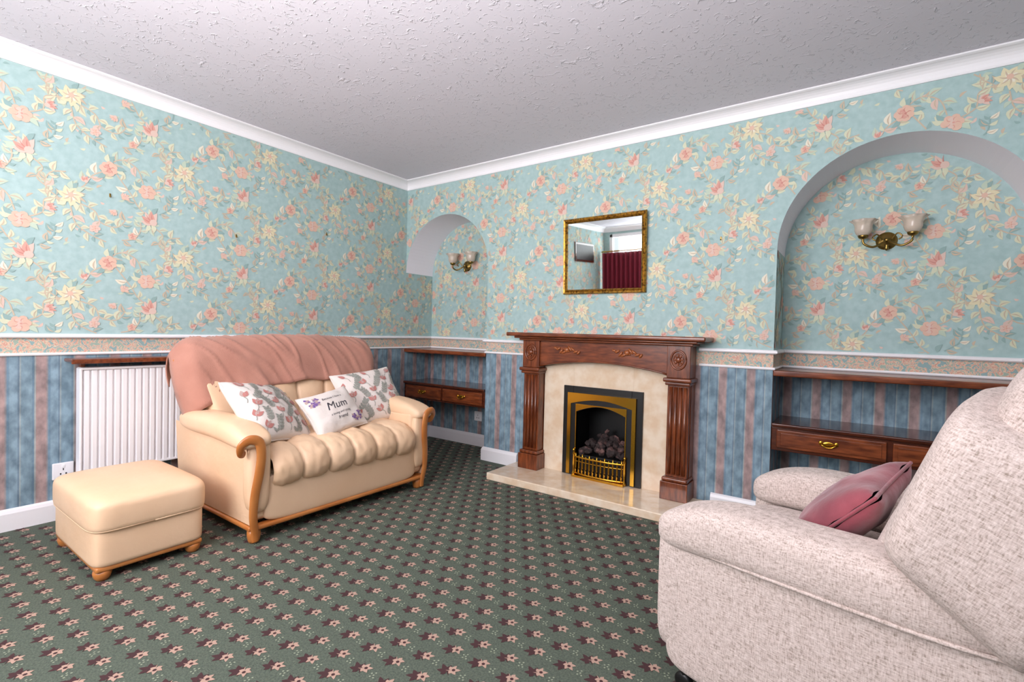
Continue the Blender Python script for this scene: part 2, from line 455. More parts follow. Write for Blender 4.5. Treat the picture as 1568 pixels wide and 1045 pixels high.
def print_wall(name, parent, hx0, hx1, z0, z1, ref, inside, to3d):
    mb = MB(); TW, TH = .53, .52
    for i in range(-12, 13):
        bx = ref[0]+i*TW; bz = ref[1]+(i % 2)*.26
        if bx > hx1+.2 or bx < hx0-TW-.2: continue
        for j in range(-6, 7):
            by = bz+j*TH
            if by < z0-.5 or by > z1+.5: continue
            for k, (pts, c, lay) in enumerate(TE):
                P = [(bx+x, by+y) for x, y in pts]
                if all(hx0 < h < hx1 and z0 < z < z1 and inside(h, z) for h, z in P):
                    mb.add([to3d(h, z, .0004+.0000065*k+((i+j) % 2)*.0000032) for h, z in P], c)
    return mb.obj(name, PM, parent)
TOPZ = H-.075
print_wall('floral_print', wall_left, YN, DEP, .98, TOPZ, (-2.346, 1.708), lambda h, z: h < 0 or z < A1[2], lambda h, z, o: (o, h, z))
def infar(h, z):
    for A in (A1, A2):
        if A[0]-.003 < h < A[1]+.003 and z < arch(A, h)+.003: return False
    return True
print_wall('floral_print_front', wall_far, 0, XR, .98, TOPZ, (2.868, 1.729), infar, lambda h, z, o: (h, -o, z))
for A in (A1, A2):
    print_wall('floral_print_alcove', wall_far, A[0], A[1], .98, 2.2, (2.85, 1.80), lambda h, z: z < arch(A, min(max(h, A[0]), A[1]))-.003, lambda h, z, o: (h, DEP-o, z))
print_wall('floral_print_reveal', wall_far, 0, DEP, .98, A2[2], (.1, 1.6), lambda h, z: True, lambda h, z, o: (A2[0]+o, h, z))
print_wall('floral_print_reveal', wall_far, 0, DEP, .98, A2[2], (.1, 1.7), lambda h, z: True, lambda h, z, o: (A2[1]-o, h, z))

# carpet pattern
CM = [pmat('carpet_burgundy', '#422729', .95), pmat('carpet_peach', '#b09282', .95), pmat('carpet_sage', '#8f9782', .95), pmat('carpet_dark', '#343f38', .95)]
def leafcluster(mb, cx, cy, r, rot, c, z):
    for k, (da, l) in enumerate(((0, 1), (.95, .85), (-.95, .85), (1.95, .6), (-1.95, .6))):
        mb.add([(a, b, z+.00003*k) for a, b in leafp(cx-.35*r*math.cos(rot), cy-.35*r*math.sin(rot), r*1.35*l, r*.62, rot+da, 0, 4)], c)
    mb.add([(a, b, z+.0002) for a, b in leafp(cx-.35*r*math.cos(rot), cy-.35*r*math.sin(rot), r*.9, r*.15, rot+math.pi, .1, 3)], c)
mb = MB(); SX = .110
j = 0; y = YN+.05
while y < DEP:
    x = .05 + (SX/2 if j % 2 else 0)
    while x < XR-.05:
        if y < -.05 or any(A[0]+.05 < x < A[1]-.05 and y < DEP-.05 for A in (A1, A2)):
            fl = 1 if j % 2 else -1
            leafcluster(mb, x-.013, y-.005, .0260, 2.6*fl, 0, .0008)
            leafcluster(mb, x+.013, y+.007, .0215, .6*fl, 1, .0012)
            mb.add([(a, b, .0017) for a, b in disc(x+.012, y+.006, .006, 6)], 0)
            if x+SX/2 < XR-.04 and y < -.04:
                for k in range(5):
                    a = k*1.26+.4; q = .011 if k else 0
                    mb.add([(u, v, .001) for u, v in disc(x+SX/2+q*math.cos(a), y+q*math.sin(a), .0034, 5)], 2)
        x += SX
    y += .078; j += 1
mb.obj('carpet_pattern', CM, floor)

# ------------------------------------------------------------------ alcove fittings
def handle(par, x, z, y, nm):
    tube(nm, [(x-.035, y, z+.006), (x-.03, y-.018, z+.0), (x-.012, y-.02, z-.012), (x+.012, y-.02, z-.012), (x+.03, y-.018, z), (x+.035, y, z+.006)], .0035, BRASS, par, 8, 4)
    for s in (-1, 1):
        superell(nm+'_rose', (x+s*.035, y-.002, z+.006), (.010, .004, .012), 1, 1, BRASS, par, 8, 12)
    superell(nm+'_plate', (x, y-.001, z+.002), (.028, .003, .014), 1, 1, BRASS, par, 8, 12)
for A in (A1, A2):
    g = .003
    sh = empty('alcove_shelf', (0, 0, 0))
    box('board', (A[0]+g, .0, .838), (A[1]-g, DEP-.002, .8645), MAHOG, sh, .006, 3)
    box('lip', (A[0]+g, -.012, .834), (A[1]-g, .002, .866), MAHOG, sh, .006, 3)
    dr = empty('drawer_unit', (0, 0, 0))
    box('carcass', (A[0]+g, .004, .415), (A[1]-g, DEP-.002, .548), DARKWOOD, dr)
    box('top', (A[0]+g, -.016, .548), (A[1]-g, DEP-.002, .57), DARKWOOD, dr, .007, 3)
    w = A[1]-A[0]; mid = (A[0]+A[1])/2
    for k, (a, b) in enumerate(((A[0]+.03, mid-.012), (mid+.012, A[1]-.03))):
        box('drawer_front_%d' % (k+1), (a, -.008, .432), (b, .008, .536), MAHOG, dr, .006, 3)
        box('drawer_panel_%d' % (k+1), (a+.02, -.012, .449), (b-.02, -.006, .519), MAHOG, dr, .003, 2)
        handle(dr, (a+b)/2, .486, -.012, 'handle_%d' % (k+1))

def sconce(x, y, z):
    s = empty('wall_sconce', (x, y, z))
    R = (math.pi/2, 0, 0)
    lathe('backplate', [(0, .02), (.012, .02), (.02, .016), (.034, .012), (.045, .007), (.05, 0)], (0, 0, -.01), ABRASS, s, rot=R)
    superell('boss', (0, -.03, -.01), (.016, .018, .016), 1, 1, ABRASS, s, 12, 16)
    lathe('finial', [(0, -.07), (.006, -.066), (.011, -.055), (.006, -.045), (.012, -.038), (0, -.03)], (0, -.035, 0), ABRASS, s)
    ax = .108
    for q, sg in enumerate((-1, 1)):
        tube('arm_%d' % q, [(0, -.035, -.01), (sg*.03, -.06, -.035), (sg*.065, -.075, -.05), (sg*.103, -.08, -.03), (sg*ax, -.08, .0)], .006, ABRASS, s)
        tube('scroll_%d' % q, [(sg*.02, -.045, -.01), (sg*.045, -.06, .02), (sg*.065, -.065, .0), (sg*.05, -.065, -.015)], .004, ABRASS, s)
        lathe('cup_%d' % q, [(0, -.005), (.012, -.004), (.022, .004), (.026, .016), (.024, .018)], (sg*ax, -.08, 0), ABRASS, s)
        lathe('shade_%d' % q, [(.020, .012), (.034, .026), (.041, .046), (.040, .066), (.046, .084), (.064, .100), (.062, .1005), (.044, .086), (.038, .066), (.039, .046), (.032, .028), (.018, .016)], (sg*ax, -.08, 0), OPAL, s, 48, scal=.07, ns=8)
        lathe('bulb_%d' % q, [(0, .075), (.012, .07), (.016, .055), (.012, .035), (.01, .015)], (sg*ax, -.08, 0), WHITE, s)
sconce(.443, DEP, 1.645); sconce(3.518, DEP, 1.615)

# mirror
mr = empty('wall_mirror', (1.969, -.006, 1.322), rotx=math.radians(2.4))
W2, HH, fw = .305, .53, .032
mb = MB()
prof = [(0, 0), (0, -.012), (.006, -.022), (.016, -.018), (.022, -.024), (fw, -.012), (fw, -.004)]
rings = []
for inn, yy in prof:
    rings.append([(-W2+inn, yy, inn), (W2-inn, yy, inn), (W2-inn, yy, HH-inn), (-W2+inn, yy, HH-inn)])
for a, b in zip(rings, rings[1:]):
    for k in range(4): mb.add([a[k], a[(k+1) % 4], b[(k+1) % 4], b[k]])
mb.obj('frame', GILT, mr)
mkobj('mirror_glass', [(-W2+fw-.002, -.006, fw-.002), (W2-fw+.002, -.006, fw-.002), (W2-fw+.002, -.006, HH-fw+.002), (-W2+fw-.002, -.006, HH-fw+.002)], [(0, 1, 2, 3)], GLASSM, mr)
box('backing', (-W2+.01, -.004, .01), (W2-.01, 0, HH-.01), DARKWOOD, mr, .001, 1)

# ------------------------------------------------------------------ fireplace
fp = empty('fireplace', (2.0, 0, 0))
hr = box('hearth_slab', (-.70, -.40, .0), (.70, -.001, .05), MARBLE, fp, .006, 3)
for nm, a, b in (('marble_left', (-.46, -.035, .05), (-.22, -.001, .86)), ('marble_right', (.22, -.035, .05), (.46, -.001, .86)), ('marble_top', (-.22, -.035, .6), (.22, -.001, .86))):
    box(nm, a, b, MARBLE, fp, .0008, 1)
YF = -.13
for sg in (-1, 1):
    s = '_l' if sg < 0 else '_r'
    def B(nm, x0, x1, y0, z0, z1, m=MAHOGV, bev=.004):
        a, b = sorted((sg*x0, sg*x1)); return box(nm+s, (a, y0, z0), (b, -.001, z1), m, fp, bev, 3)
    B('plinth', .445, .61, YF-.015, .05, .16); B('plinth_cap', .45, .605, YF-.008, .16, .185, bev=.01)
    B('pilaster', .465, .595, YF+.02, .185, .75)
    for k in range(4):
        xx = sg*(.487+k*.029)
        tube('reed%s%d' % (s, k), [(xx, YF+.018, .205), (xx, YF+.018, .735)], .0115, MAHOGV, fp, 12, 1)
    B('capital_lower', .455, .605, YF-.005, .745, .765, MAHOG, .006); B('capital', .445, .615, YF-.02, .765, .79, MAHOG, .008)
    B('corner_block', .46, .60, YF+.005, .79, 1.0)
    c = (sg*.53, YF+.003, .90)
    for R_, r_, zz in ((.045, .006, 0), (.030, .004, 0)):
        P = [(c[0]+R_*math.cos(a*math.pi/12), c[1], c[2]+R_*1.25*math.sin(a*math.pi/12)) for a in range(25)]
        tube('oval_ring%s' % s, P, r_, MAHOG, fp, 8, 0, up=(0, 1, 0))
    superell('rosette'+s, c, (.016, .01, .02), 1, 1, MAHOG, fp, 10, 16)
    for a in range(8):
        an = a*math.pi/4
        superell('petal%s%d' % (s, a), (c[0]+.020*math.cos(an), c[1], c[2]+.026*math.sin(an)), (.010, .007, .005), 1, 1, MAHOG, fp, 8, 10, rot=(0, -an, 0))
    B('side_return', .56, .60, -.08, .185, .79)
n = 24; top = 1.0; X = [-.46+.92*i/n for i in range(n+1)]
Zb = [.80+.05*math.sin(math.pi*i/n)**.8 for i in range(n+1)]
mb = MB(); y0, y1 = YF+.02, -.036
for i in range(n):
    a, b = X[i], X[i+1]
    mb.add([(a, y0, Zb[i]), (b, y0, Zb[i+1]), (b, y0, top), (a, y0, top)])
    mb.add([(a, y0, Zb[i]), (a, y1, Zb[i]), (b, y1, Zb[i+1]), (b, y0, Zb[i+1])])
    mb.add([(a, y1, Zb[i]), (b, y1, Zb[i+1]), (b, y1, top), (a, y1, top)])
mb.obj('frieze', MAHOG, fp, merge=True)
tube('frieze_bead', [(X[i], y0-.001, Zb[i]+.006) for i in range(n+1)], .006, MAHOG, fp, 8, 0)
CARV = pmat('carved_wood', '#a05a30', .35, coat=.3)
for ci, cx in enumerate((-.24, .20)):
    for k in range(9):
        t = (k-4)/4; L = .035*(1-.35*abs(t))
        superell('carving_%d_%d' % (ci, k), (cx+t*.09, y0-.002, .925+.014*math.sin(t*5)), (L*.75, .010, .0085), 1, 1, CARV, fp, 8, 12, rot=(0, .9*math.sin(t*4+.5), 0))
    superell('carving_boss_%d' % ci, (cx, y0-.004, .928), (.018, .014, .018), 1, 1, CARV, fp, 10, 14)
box('cornice_lower', (-.62, YF-.02, .985), (.62, -.001, 1.0), MAHOG, fp, .006, 3)
box('cornice_mid', (-.65, YF-.045, 1.0), (.65, -.001, 1.015), MAHOG, fp, .006, 3)
box('mantel_shelf', (-.70, YF-.075, 1.015), (.70, -.001, 1.042), MAHOG, fp, .008, 4)
box('panel_l', (-.29, -.05, .05), (-.215, -.034, .675), BLACK, fp, .002); box('panel_r', (.215, -.05, .05), (.29, -.034, .675), BLACK, fp, .002)
box('panel_t', (-.215, -.05, .585), (.215, -.034, .675), BLACK, fp, .002)
mb = MB(); x0, x1, z0, z1, ya, yb = -.217, .217, .052, .598, -.03, .22
mb.add([(x0, ya, z0), (x0, yb, z0), (x0, yb, z1), (x0, ya, z1)]); mb.add([(x1, ya, z0), (x1, yb, z0), (x1, yb, z1), (x1, ya, z1)])
mb.add([(x0, yb, z0), (x1, yb, z0), (x1, yb, z1), (x0, yb, z1)]); mb.add([(x0, ya, z0), (x1, ya, z0), (x1, yb, z0), (x0, yb, z0)])
mb.add([(x0, ya, z1), (x1, ya, z1), (x1, yb, z1), (x0, yb, z1)])
mb.obj('firebox', BLACK, fp)
def arch_plate(name, xo, zo0, zo1, xi, zi0, zi_s, zi_c, y0, y1, mat):
    n = 20; inner = [(-xi, zi0)] + [(-xi+2*xi*i/n, zi_s+(zi_c-zi_s)*math.sin(math.pi*i/n)) for i in range(n+1)] + [(xi, zi0)]
    mb = MB()
    outer = [(-xo, zo0)] + [(-xo+2*xo*i/n, zo1) for i in range(n+1)] + [(xo, zo0)]
    for i in range(len(inner)-1):
        a, b, c, d = inner[i], inner[i+1], outer[i+1], outer[i]
        mb.add([(a[0], y0, a[1]), (b[0], y0, b[1]), (c[0], y0, c[1]), (d[0], y0, d[1])])
        mb.add([(a[0], y0, a[1]), (b[0], y0, b[1]), (b[0], y1, b[1]), (a[0], y1, a[1])])
        mb.add([(d[0], y0, d[1]), (c[0], y0, c[1]), (c[0], y1, c[1]), (d[0], y1, d[1])])
    return mb.obj(name, mat, fp, merge=True)
arch_plate('brass_surround', .250, .06, .63, .224, .06, .555, .592, -.066, -.049, BRASS)
arch_plate('black_inner_arch', .225, .06, .61, .18, .06, .50, .545, -.060, -.045, BLACK)
arch_plate('brass_inner_arch', .187, .06, .555, .180, .06, .503, .548, -.064, -.045, BRASS)
rnd = random.Random(5)
bm = bmesh.new()
for k in range(75):
    x = rnd.uniform(-.15, .15); yy = rnd.uniform(-.03, .12); z = .21+rnd.uniform(0, .05)+(yy+.03)*.7*max(0, 1-abs(x)/.2)
    r = rnd.uniform(.02, .032)
    M = Matrix.Translation((x, yy, z)) @ Matrix.Rotation(rnd.uniform(0, 6), 4, Vector((rnd.random(), rnd.random(), rnd.random()+.1)).normalized()) @ Matrix.Diagonal((r*rnd.uniform(.8, 1.3), r, r*rnd.uniform(.7, 1), 1))
    res = bmesh.ops.create_icosphere(bm, subdivisions=1, radius=1, matrix=M)
    for v in res['verts']: v.co += Vector((rnd.uniform(-.004, .004),)*3)
me = bpy.data.meshes.new('coals'); bm.to_mesh(me); bm.free(); me.materials.append(COAL)
o = bpy.data.objects.new('coals', me); scene.collection.objects.link(o); o.parent = fp
box('grate_bed', (-.17, -.04, .06), (.17, .15, .20), BLACK, fp)
for z, r in ((.075, .007), (.19, .007), (.16, .003)):
    tube('fret_rail_%d' % int(z*1000), [(-.185, -.068, z), (-.1, -.088, z), (0, -.094, z), (.1, -.088, z), (.185, -.068, z)], r, BRASS, fp, 8, 5)
for k in range(13):
    x = -.168+.336*k/12; yy = -.094+.024*(x/.185)**2
    tube('fret_bar_%d' % k, [(x, yy, .07), (x, yy-.004, .1), (x, yy, .13), (x, yy, .215-.012*(k % 2))], lambda t: .0045+.003*math.sin(math.pi*t), BRASS, fp, 8, 3)
box('fret_base', (-.19, -.1, .05), (.19, -.055, .066), BRASS, fp, .003)
for sg in (-1, 1):
    lathe('fret_post_%d' % sg, [(.012, 0), (.012, .02), (.007, .03), (.010, .08), (.007, .14), (.011, .15), (.006, .165), (.012, .18), (0, .195)], (sg*.187, -.07, .055), BRASS, fp, 16)

# ------------------------------------------------------------------ radiator
rd = empty('radiator', (0, 0, 0))
ya, yb = -2.325, -1.45
mb = MB(); n = int((yb-ya)/.0333)
pr = []
for k in range(n):
    w = (yb-ya-.024)/n; y = ya+.012+k*w
    pr += [(y, .088), (y+w*.18, .102), (y+w*.72, .102), (y+w*.9, .088)]
mb.grid([[(x, y, z) for (y, x) in pr] for z in (.245, .785)])
mb.grid([[(x if z in (.245, .785) else .086, y, z) for (y, x) in pr] for z in (.785, .792)])
mb.obj('front_panel', RADW, rd)
box('body', (.045, ya, .235), (.0875, yb, .795), RADW, rd, .006, 3)
box('top_grille', (.04, ya, .79), (.105, yb, .803), RADW, rd, .004, 3)
box('side_panel', (.04, ya-.004, .24), (.105, ya+.008, .8), RADW, rd, .004, 3)
box('bottom_edge', (.05, ya, .235), (.103, yb, .25), RADW, rd, .004, 3)
for yy in (ya+.15, yb-.15): box('bracket', (.001, yy-.02, .3), (.046, yy+.02, .7), RADW, rd, .002)
tube('pipe', [(.07, yb-.02, .26), (.07, yb+.02, .2), (.07, yb+.02, .0)], .008, WHITE, rd)
rs = empty('radiator_shelf', (0, 0, 0))
box('board', (.002, -2.37, .832), (.15, -1.40, .85), MAHOG, rs, .006, 3)
box('lip', (.142, -2.372, .826), (.152, -1.40, .851), MAHOG, rs, .004, 2)
for yy in (-2.3, -1.5): box('bracket', (.002, yy-.01, .80), (.035, yy+.01, .832), MAHOG, rs, .003)

def socket(loc, ax):
    e = empty('wall_socket', loc, rotz=ax)
    box('plate', (-.043, -.014, -.043), (.043, 0, .043), WHITE, e, .004, 3)
    for dx in (-.011, .011): box('pin_hole', (dx-.003, -.0148, -.018), (dx+.003, -.0135, -.010), BLACK, e, 0)
    box('earth_hole', (-.002, -.0148, .004), (.002, -.0135, .014), BLACK, e, 0)
    box('switch', (-.006, -.017, .018), (.006, -.013, .032), WHITE, e, .001, 1)
socket((0, -2.372, .255), math.pi/2); socket((.62, DEP, .27), 0)

# ------------------------------------------------------------------ sofa
sf = empty('sofa', (.68, -1.365, 0), rotz=math.pi/2)
box('base', (-.545, -.36, .085), (.545, .37, .33), LEATHER, sf, .03, 5)
superell('front_panel', (0, -.365, .20), (.50, .045, .120), .25, .25, LEATHER, sf, 24, 64)
box('front_rail', (-.555, -.412, .062), (.555, -.365, .086), HONEY, sf, .01, 4)
for sg in (-1, 1):
    a, b = sorted((sg*.572, sg*.53)); box('side_rail', (a, -.40, .062), (b, .38, .086), HONEY, sf, .01, 4)
    for yy in (-.375, .33):
        lathe('foot', [(0, 0), (.022, 0), (.027, .012), (.031, .035), (.03, .066), (0, .066)], (sg*.535, yy, 0), HONEY, sf, 20)
NCH = 6; SW = .465
prof = catmull([(.26, .415, 0), (.1, .422, 0), (-.08, .427, 0), (-.26, .425, 0), (-.36, .408, 0), (-.415, .365, 0), (-.422, .31, 0), (-.39, .265, 0), (-.33, .265, 0)], 8)
def chan(q): return abs(math.sin(NCH/2*math.pi*(q+1)))**.42
G = []; npf = len(prof)
for i, p in enumerate(prof):
    d = prof[min(i+1, npf-1)]-prof[max(i-1, 0)]; nn = Vector((-d.y, d.x)).normalized()
    if i < npf*.7 and nn.y < 0: nn = -nn
    if i >= npf*.7 and nn.x > 0 and nn.y > -.5: nn = -nn
    t = i/(npf-1); row = []
    cr = 1-.45*math.exp(-((p.x+.20)/.016)**2)
    en = 1 if t < .8 else max(0, (1-t)/.2)**.6
    for j in range(NCH*14+1):
        q = -1+2*j/(NCH*14)
        off = .027*chan(q)*cr*en
        if abs(q) < .02: off -= .008*en
        wr = .006*mnoise.noise(Vector((q*14, p.x*30, p.y*30)))+.0025*mnoise.noise(Vector((q*40, p.x*22, p.y*22)))
        row.append((q*SW, p.x+nn.x*(off+wr), p.y+nn.y*(off+wr)))
    G.append(row)
mb = MB(); mb.grid(G); mb.obj('seat_cushion', LEATHER, sf, True)
bprof = catmull([(.10, .38, 0), (.125, .49, 0), (.165, .62, 0), (.205, .74, 0), (.24, .84, 0), (.28, .90, 0), (.325, .922, 0), (.375, .905, 0), (.405, .85, 0), (.415, .70, 0), (.40, .45, 0), (.385, .12, 0)], 6)
def backpt(i, q, off, round_=True, chann=True):
    p = bprof[i]; n_ = len(bprof)
    d = bprof[min(i+1, n_-1)]-bprof[max(i-1, 0)]; nn = Vector((-d.y, d.x)).normalized()
    front = p.x < .30
    s = min(1, max(0, (p.y-.42)/.46)); s = s*s*(3-2*s)
    hw = .51+(.15 if q > 0 else .115)*s
    o = off
    if chann and front:
        cr = 1-.6*math.exp(-((p.y-.75)/.018)**2); fade = min(1, max(0, (.90-p.y)/.05))
        o += .030*chan(q)*cr*fade + .003*mnoise.noise(Vector((q*14, p.x*20, p.y*24)))
    y = p.x+nn.x*o; z = p.y+nn.y*o
    if round_ and abs(q) > .88:
        kk = math.sqrt(max(0, 1-((abs(q)-.88)/.12)**2)); kk = max(kk, .25)
        yc = (.10+.375*(min(z, .9)-.4)+.40)/2
        y = yc+(y-yc)*kk
        if z > .5: z -= .05*(1-kk)*s
    z += .022*(1-q*q)*s
    return (q*hw, y, z)
G = [[backpt(i, -1+2*j/96, 0) for j in range(97)] for i in range(len(bprof))]
mb = MB(); mb.grid(G); mb.add([r[0] for r in G]); mb.add([r[-1] for r in G]); mb.obj('backrest', LEATHER, sf, True)
for sg in (-1, 1):
    e = .03 if sg < 0 else 0
    P = [(sg*.520, .20, .47), (sg*(.562-e*.4), .225, .60), (sg*(.628-e), .265, .74), (sg*(.664-e), .30, .85)]
    tube('wing_trim', P, .011, HONEY, sf, 10, 6, flat=(1, .7))
    mb = MB(); G = []
    for i in range(13):
        z = .09+(.50-.09)*i/12
        bulge = .012*math.sin(math.pi*i/12)
        G.append([(sg*(.562+bulge*math.sin(math.pi*j/10)+.02*(i/12)), -.39+.80*j/10, z) for j in range(11)])
    mb.grid(G); mb.obj('side_panel', LEATHER, sf, True)
    box('arm_core', (min(sg*.46, sg*.565), -.39, .1), (max(sg*.46, sg*.565), .36, .51), LEATHER, sf, .03, 5)
    def afn(p, sg=sg):
        t = p.y/.40
        return Vector((p.x*(1+.06*(-t if t < 0 else 0))+sg*.008*(1-t), p.y, p.z + (-.005*t if t > 0 else -.035*t*t)))
    superell('arm_pad', (sg*.530, -.045, .525), (.082, .392, .062), .75, .35, LEATHER, sf, 24, 64, fn=afn)
    superell('arm_front_pad', (sg*.525, -.378, .33), (.055, .045, .19), .6, .6, LEATHER, sf, 24, 40)
    P = [(sg*.598, -.40, .440), (sg*.618, -.412, .450), (sg*.622, -.425, .487), (sg*.590, -.438, .513), (sg*.548, -.440, .495), (sg*.535, -.438, .435),
         (sg*.540, -.432, .35), (sg*.556, -.424, .24), (sg*.560, -.418, .14), (sg*.548, -.41, .06), (sg*.545, -.41, .012)]
    tube('arm_scroll_trim', P, lambda t: .013+.006*math.sin(math.pi*t), HONEY, sf, 12, 8, flat=(1.25, .6), up=(0, 1, 0))
# throw: soft cloth laid over the top of the back, long diagonal wrinkles, uneven hem
mbT = MB(); G = []
i0 = 14; i1 = 52
for i in range(i0, i1):
    row = []
    for j in range(161):
        q = -1.0+1.95*j/160
        a = max(0, (i-i0))
        hang = math.exp(-a/9)
        fold = .009*math.sin(q*13+i*.10+2.5*mnoise.noise(Vector((q*2, i*.05, 1))))*hang
        dg_ = mnoise.noise(Vector((q*7+i*.10, q*1.5-i*.03, 4)))
        crease = .012*max(0, 1-abs(dg_)*7)
        o = .010+.010*mnoise.noise(Vector((q*3, i*.07, 3)))+fold+crease*.8
        p = Vector(backpt(i, q, max(o, .0)+.026, True, False))
        if abs(q) > .84:
            f = (abs(q)-.84)/.16
            p.x += math.copysign(.020*f, q)
            p.z -= .06*f*f
        if i < i0+10:
            g = (1-(i-i0)/10)
            p.z += (.020*math.sin(q*3.0+1.0)-.060*abs(q)**3+.004*math.sin(q*17))*g
        row.append(p)
    G.append(row)
mbT.grid(G)
th = mbT.obj('throw_blanket', THROW, None, True)
th.location = sf.location; th.rotation_euler = sf.rotation_euler
sd = th.modifiers.new('s', 'SOLIDIFY'); sd.thickness = .006; sd.offset = 1

# ------------------------------------------------------------------ cushions
CW = pmat('cushion_cotton', '#e6dcd5', .9, bump=(60, .3, .004))
CG = pmat('cushion_print_grey', '#9a9b93', .9); CC = pmat('cushion_print_coral', '#bf7f78', .9); CP = pmat('cushion_print_mauve', '#bfa59e', .9)
PUR = pmat('cushion_print_violet', '#7a5c9a', .9); INK = pmat('cushion_print_ink', '#2b2834', .9)
def pillow(name, w, h, T, mat, loc, rot, decals=None, text=None, mats=None, parent=None):
    e = empty(name, loc); e.rotation_euler = rot
    if parent: e.parent = parent
    def S(u, v, side, off=0):
        t = T*max(0, (1-u*u)*(1-v*v))**.42+.004
        x = w/2*u*(1-.07*math.cos(v*math.pi/2)); z = h/2*v*(1-.07*math.cos(u*math.pi/2))
        wr = .008*mnoise.noise(Vector((u*3, v*3, w*7+h*9)))
        return Vector((x, -side*(t+wr+off), z))
    N = 28; mb = MB()
    pr = [math.sin(math.pi/2*(-1+2*i/N)) for i in range(N+1)]
    for s in (1, -1): mb.grid([[S(u, v, s) for u in pr] for v in pr])
    edge = [S(u, -1, 1) for u in pr]+[S(1, v, 1) for v in pr]+[S(u, 1, 1) for u in reversed(pr)]+[S(-1, v, 1) for v in reversed(pr)]
    mb.obj('cover', mat, e, True, merge=True)
    tube('piping', [Vector((p.x, 0, p.z)) for p in edge], .005, mat, e, 6, 0, up=(0, 1, 0))
    if decals:
        mb = MB()
        for k, (pts, c) in enumerate(decals):
            if all(abs(a) < .95 and abs(b) < .95 for a, b in pts):
                mb.add([S(a, b, 1, .0018+.000008*k) for a, b in pts], c)
        mb.obj('print', mats, e)
    if text:
        for txt, size, cx, cz, m in text:
            cu = bpy.data.curves.new('t', 'FONT'); cu.body = txt; cu.size = size; cu.align_x = 'CENTER'; cu.align_y = 'CENTER'; cu.shear = .3
            to = bpy.data.objects.new('t', cu); scene.collection.objects.link(to)
            dg = bpy.context.evaluated_depsgraph_get(); me = bpy.data.meshes.new_from_object(to.evaluated_get(dg))
            bpy.data.objects.remove(to)
            for v in me.vertices:
                u = (cx+v.co.x)/(w/2); vv = (cz+v.co.y)/(h/2)
                v.co = S(u, vv, 1, .0022)
            me.materials.clear(); me.materials.append(m)
            ob = bpy.data.objects.new('lettering', me); scene.collection.objects.link(ob); ob.parent = e
    return e
def leafdecals(seed):
    r = random.Random(seed); D = []
    for i in range(-3, 4):
        for j in range(-3, 4):
            cx, cy = i*.36+r.uniform(-.04, .04)+(.18 if j % 2 else 0), j*.36+r.uniform(-.04, .04); a = r.uniform(.8, 2.3)
            if (i+j) % 2 == 0:
                seg, _ = ribbon([(cx, cy), (cx-.1*math.cos(a+.3), cy-.1*math.sin(a+.3)), (cx-.2*math.cos(a), cy-.2*math.sin(a))], .018)
                for s in seg: D.append((s, 0))
                for k in range(3): D.append((leafp(cx, cy, .22, .12, a+(k-1)*.6), 1 if k != 1 else 2))
            else:
                seg, pts = ribbon([(cx-.2*math.cos(a), cy-.2*math.sin(a)), (cx+.02, cy), (cx+.2*math.cos(a), cy+.2*math.sin(a))], .016)
                for s in seg: D.append((s, 0))
                for k in range(1, len(pts), 2):
                    for s in (-1, 1): D.append((leafp(pts[k].x, pts[k].y, .15, .07, a+s*.8), 0))
    return D
def sl(x, y, z): return (.68-y, -1.365+x, z)
zr = math.pi/2
pillow('floral_cushion', .43, .40, .08, CW, sl(-.335, -.125, .572), (math.radians(-46), math.radians(10), zr+math.radians(22)), leafdecals(1), None, [CG, CC, CP])
pillow('floral_cushion', .43, .40, .078, CW, sl(.405, -.045, .582), (math.radians(-36), math.radians(-6), zr-math.radians(8)), leafdecals(2), None, [CG, CC, CP])
vio = []
r_ = random.Random(4)
for k in range(5):
    for (bx, by) in ((.62, -.6), (-.75, .55)):
        cx, cy = bx+r_.uniform(-.2, .2), by+r_.uniform(-.18, .18)
        for q in range(5): vio.append((leafp(cx, cy, .13, .1, q*1.257+k), q % 2))
pillow('lettered_cushion', .35, .28, .06, CW, sl(.02, -.19, .542), (math.radians(-40), math.radians(-8), zr+math.radians(6)), vio,
       [('Mum', .075, 0, .015, INK), ('Because I have a', .022, 0, .075, INK), ('a loving and caring', .02, 0, -.04, INK), ('friend', .03, 0, -.07, INK)], [PUR, CP])

# ------------------------------------------------------------------ footstool
fs = empty('footstool', (.68, -2.285, 0))
def fsfn(p):
    return Vector((p.x, p.y, p.z+(.012*(1-(p.x/.33)**2)*(1-(p.y/.24)**2) if p.z > 0 else 0)))
superell('cushion', (0, 0, .260), (.314, .218, .080), .38, .24, LEATHER, fs, 32, 96, fn=fsfn)
superell('lower_body', (0, 0, .142), (.298, .205, .092), .18, .17, LEATHER, fs, 32, 96)
P = []
for k in range(121):
    w = 2*math.pi*k/120
    P.append((.306*sgp(math.cos(w), .24), .212*sgp(math.sin(w), .24), .208))
tube('piping', P, .004, LEATHER, fs, 6, 0)
box('rail', (-.288, -.195, .038), (.288, .195, .062), HONEY, fs, .01, 4)
for a in (-1, 1):
    for b in (-1, 1):
        lathe('foot', [(0, 0), (.02, 0), (.028, .012), (.032, .028), (.03, .040), (0, .040)], (a*.255, b*.165, 0), HONEY, fs, 20)

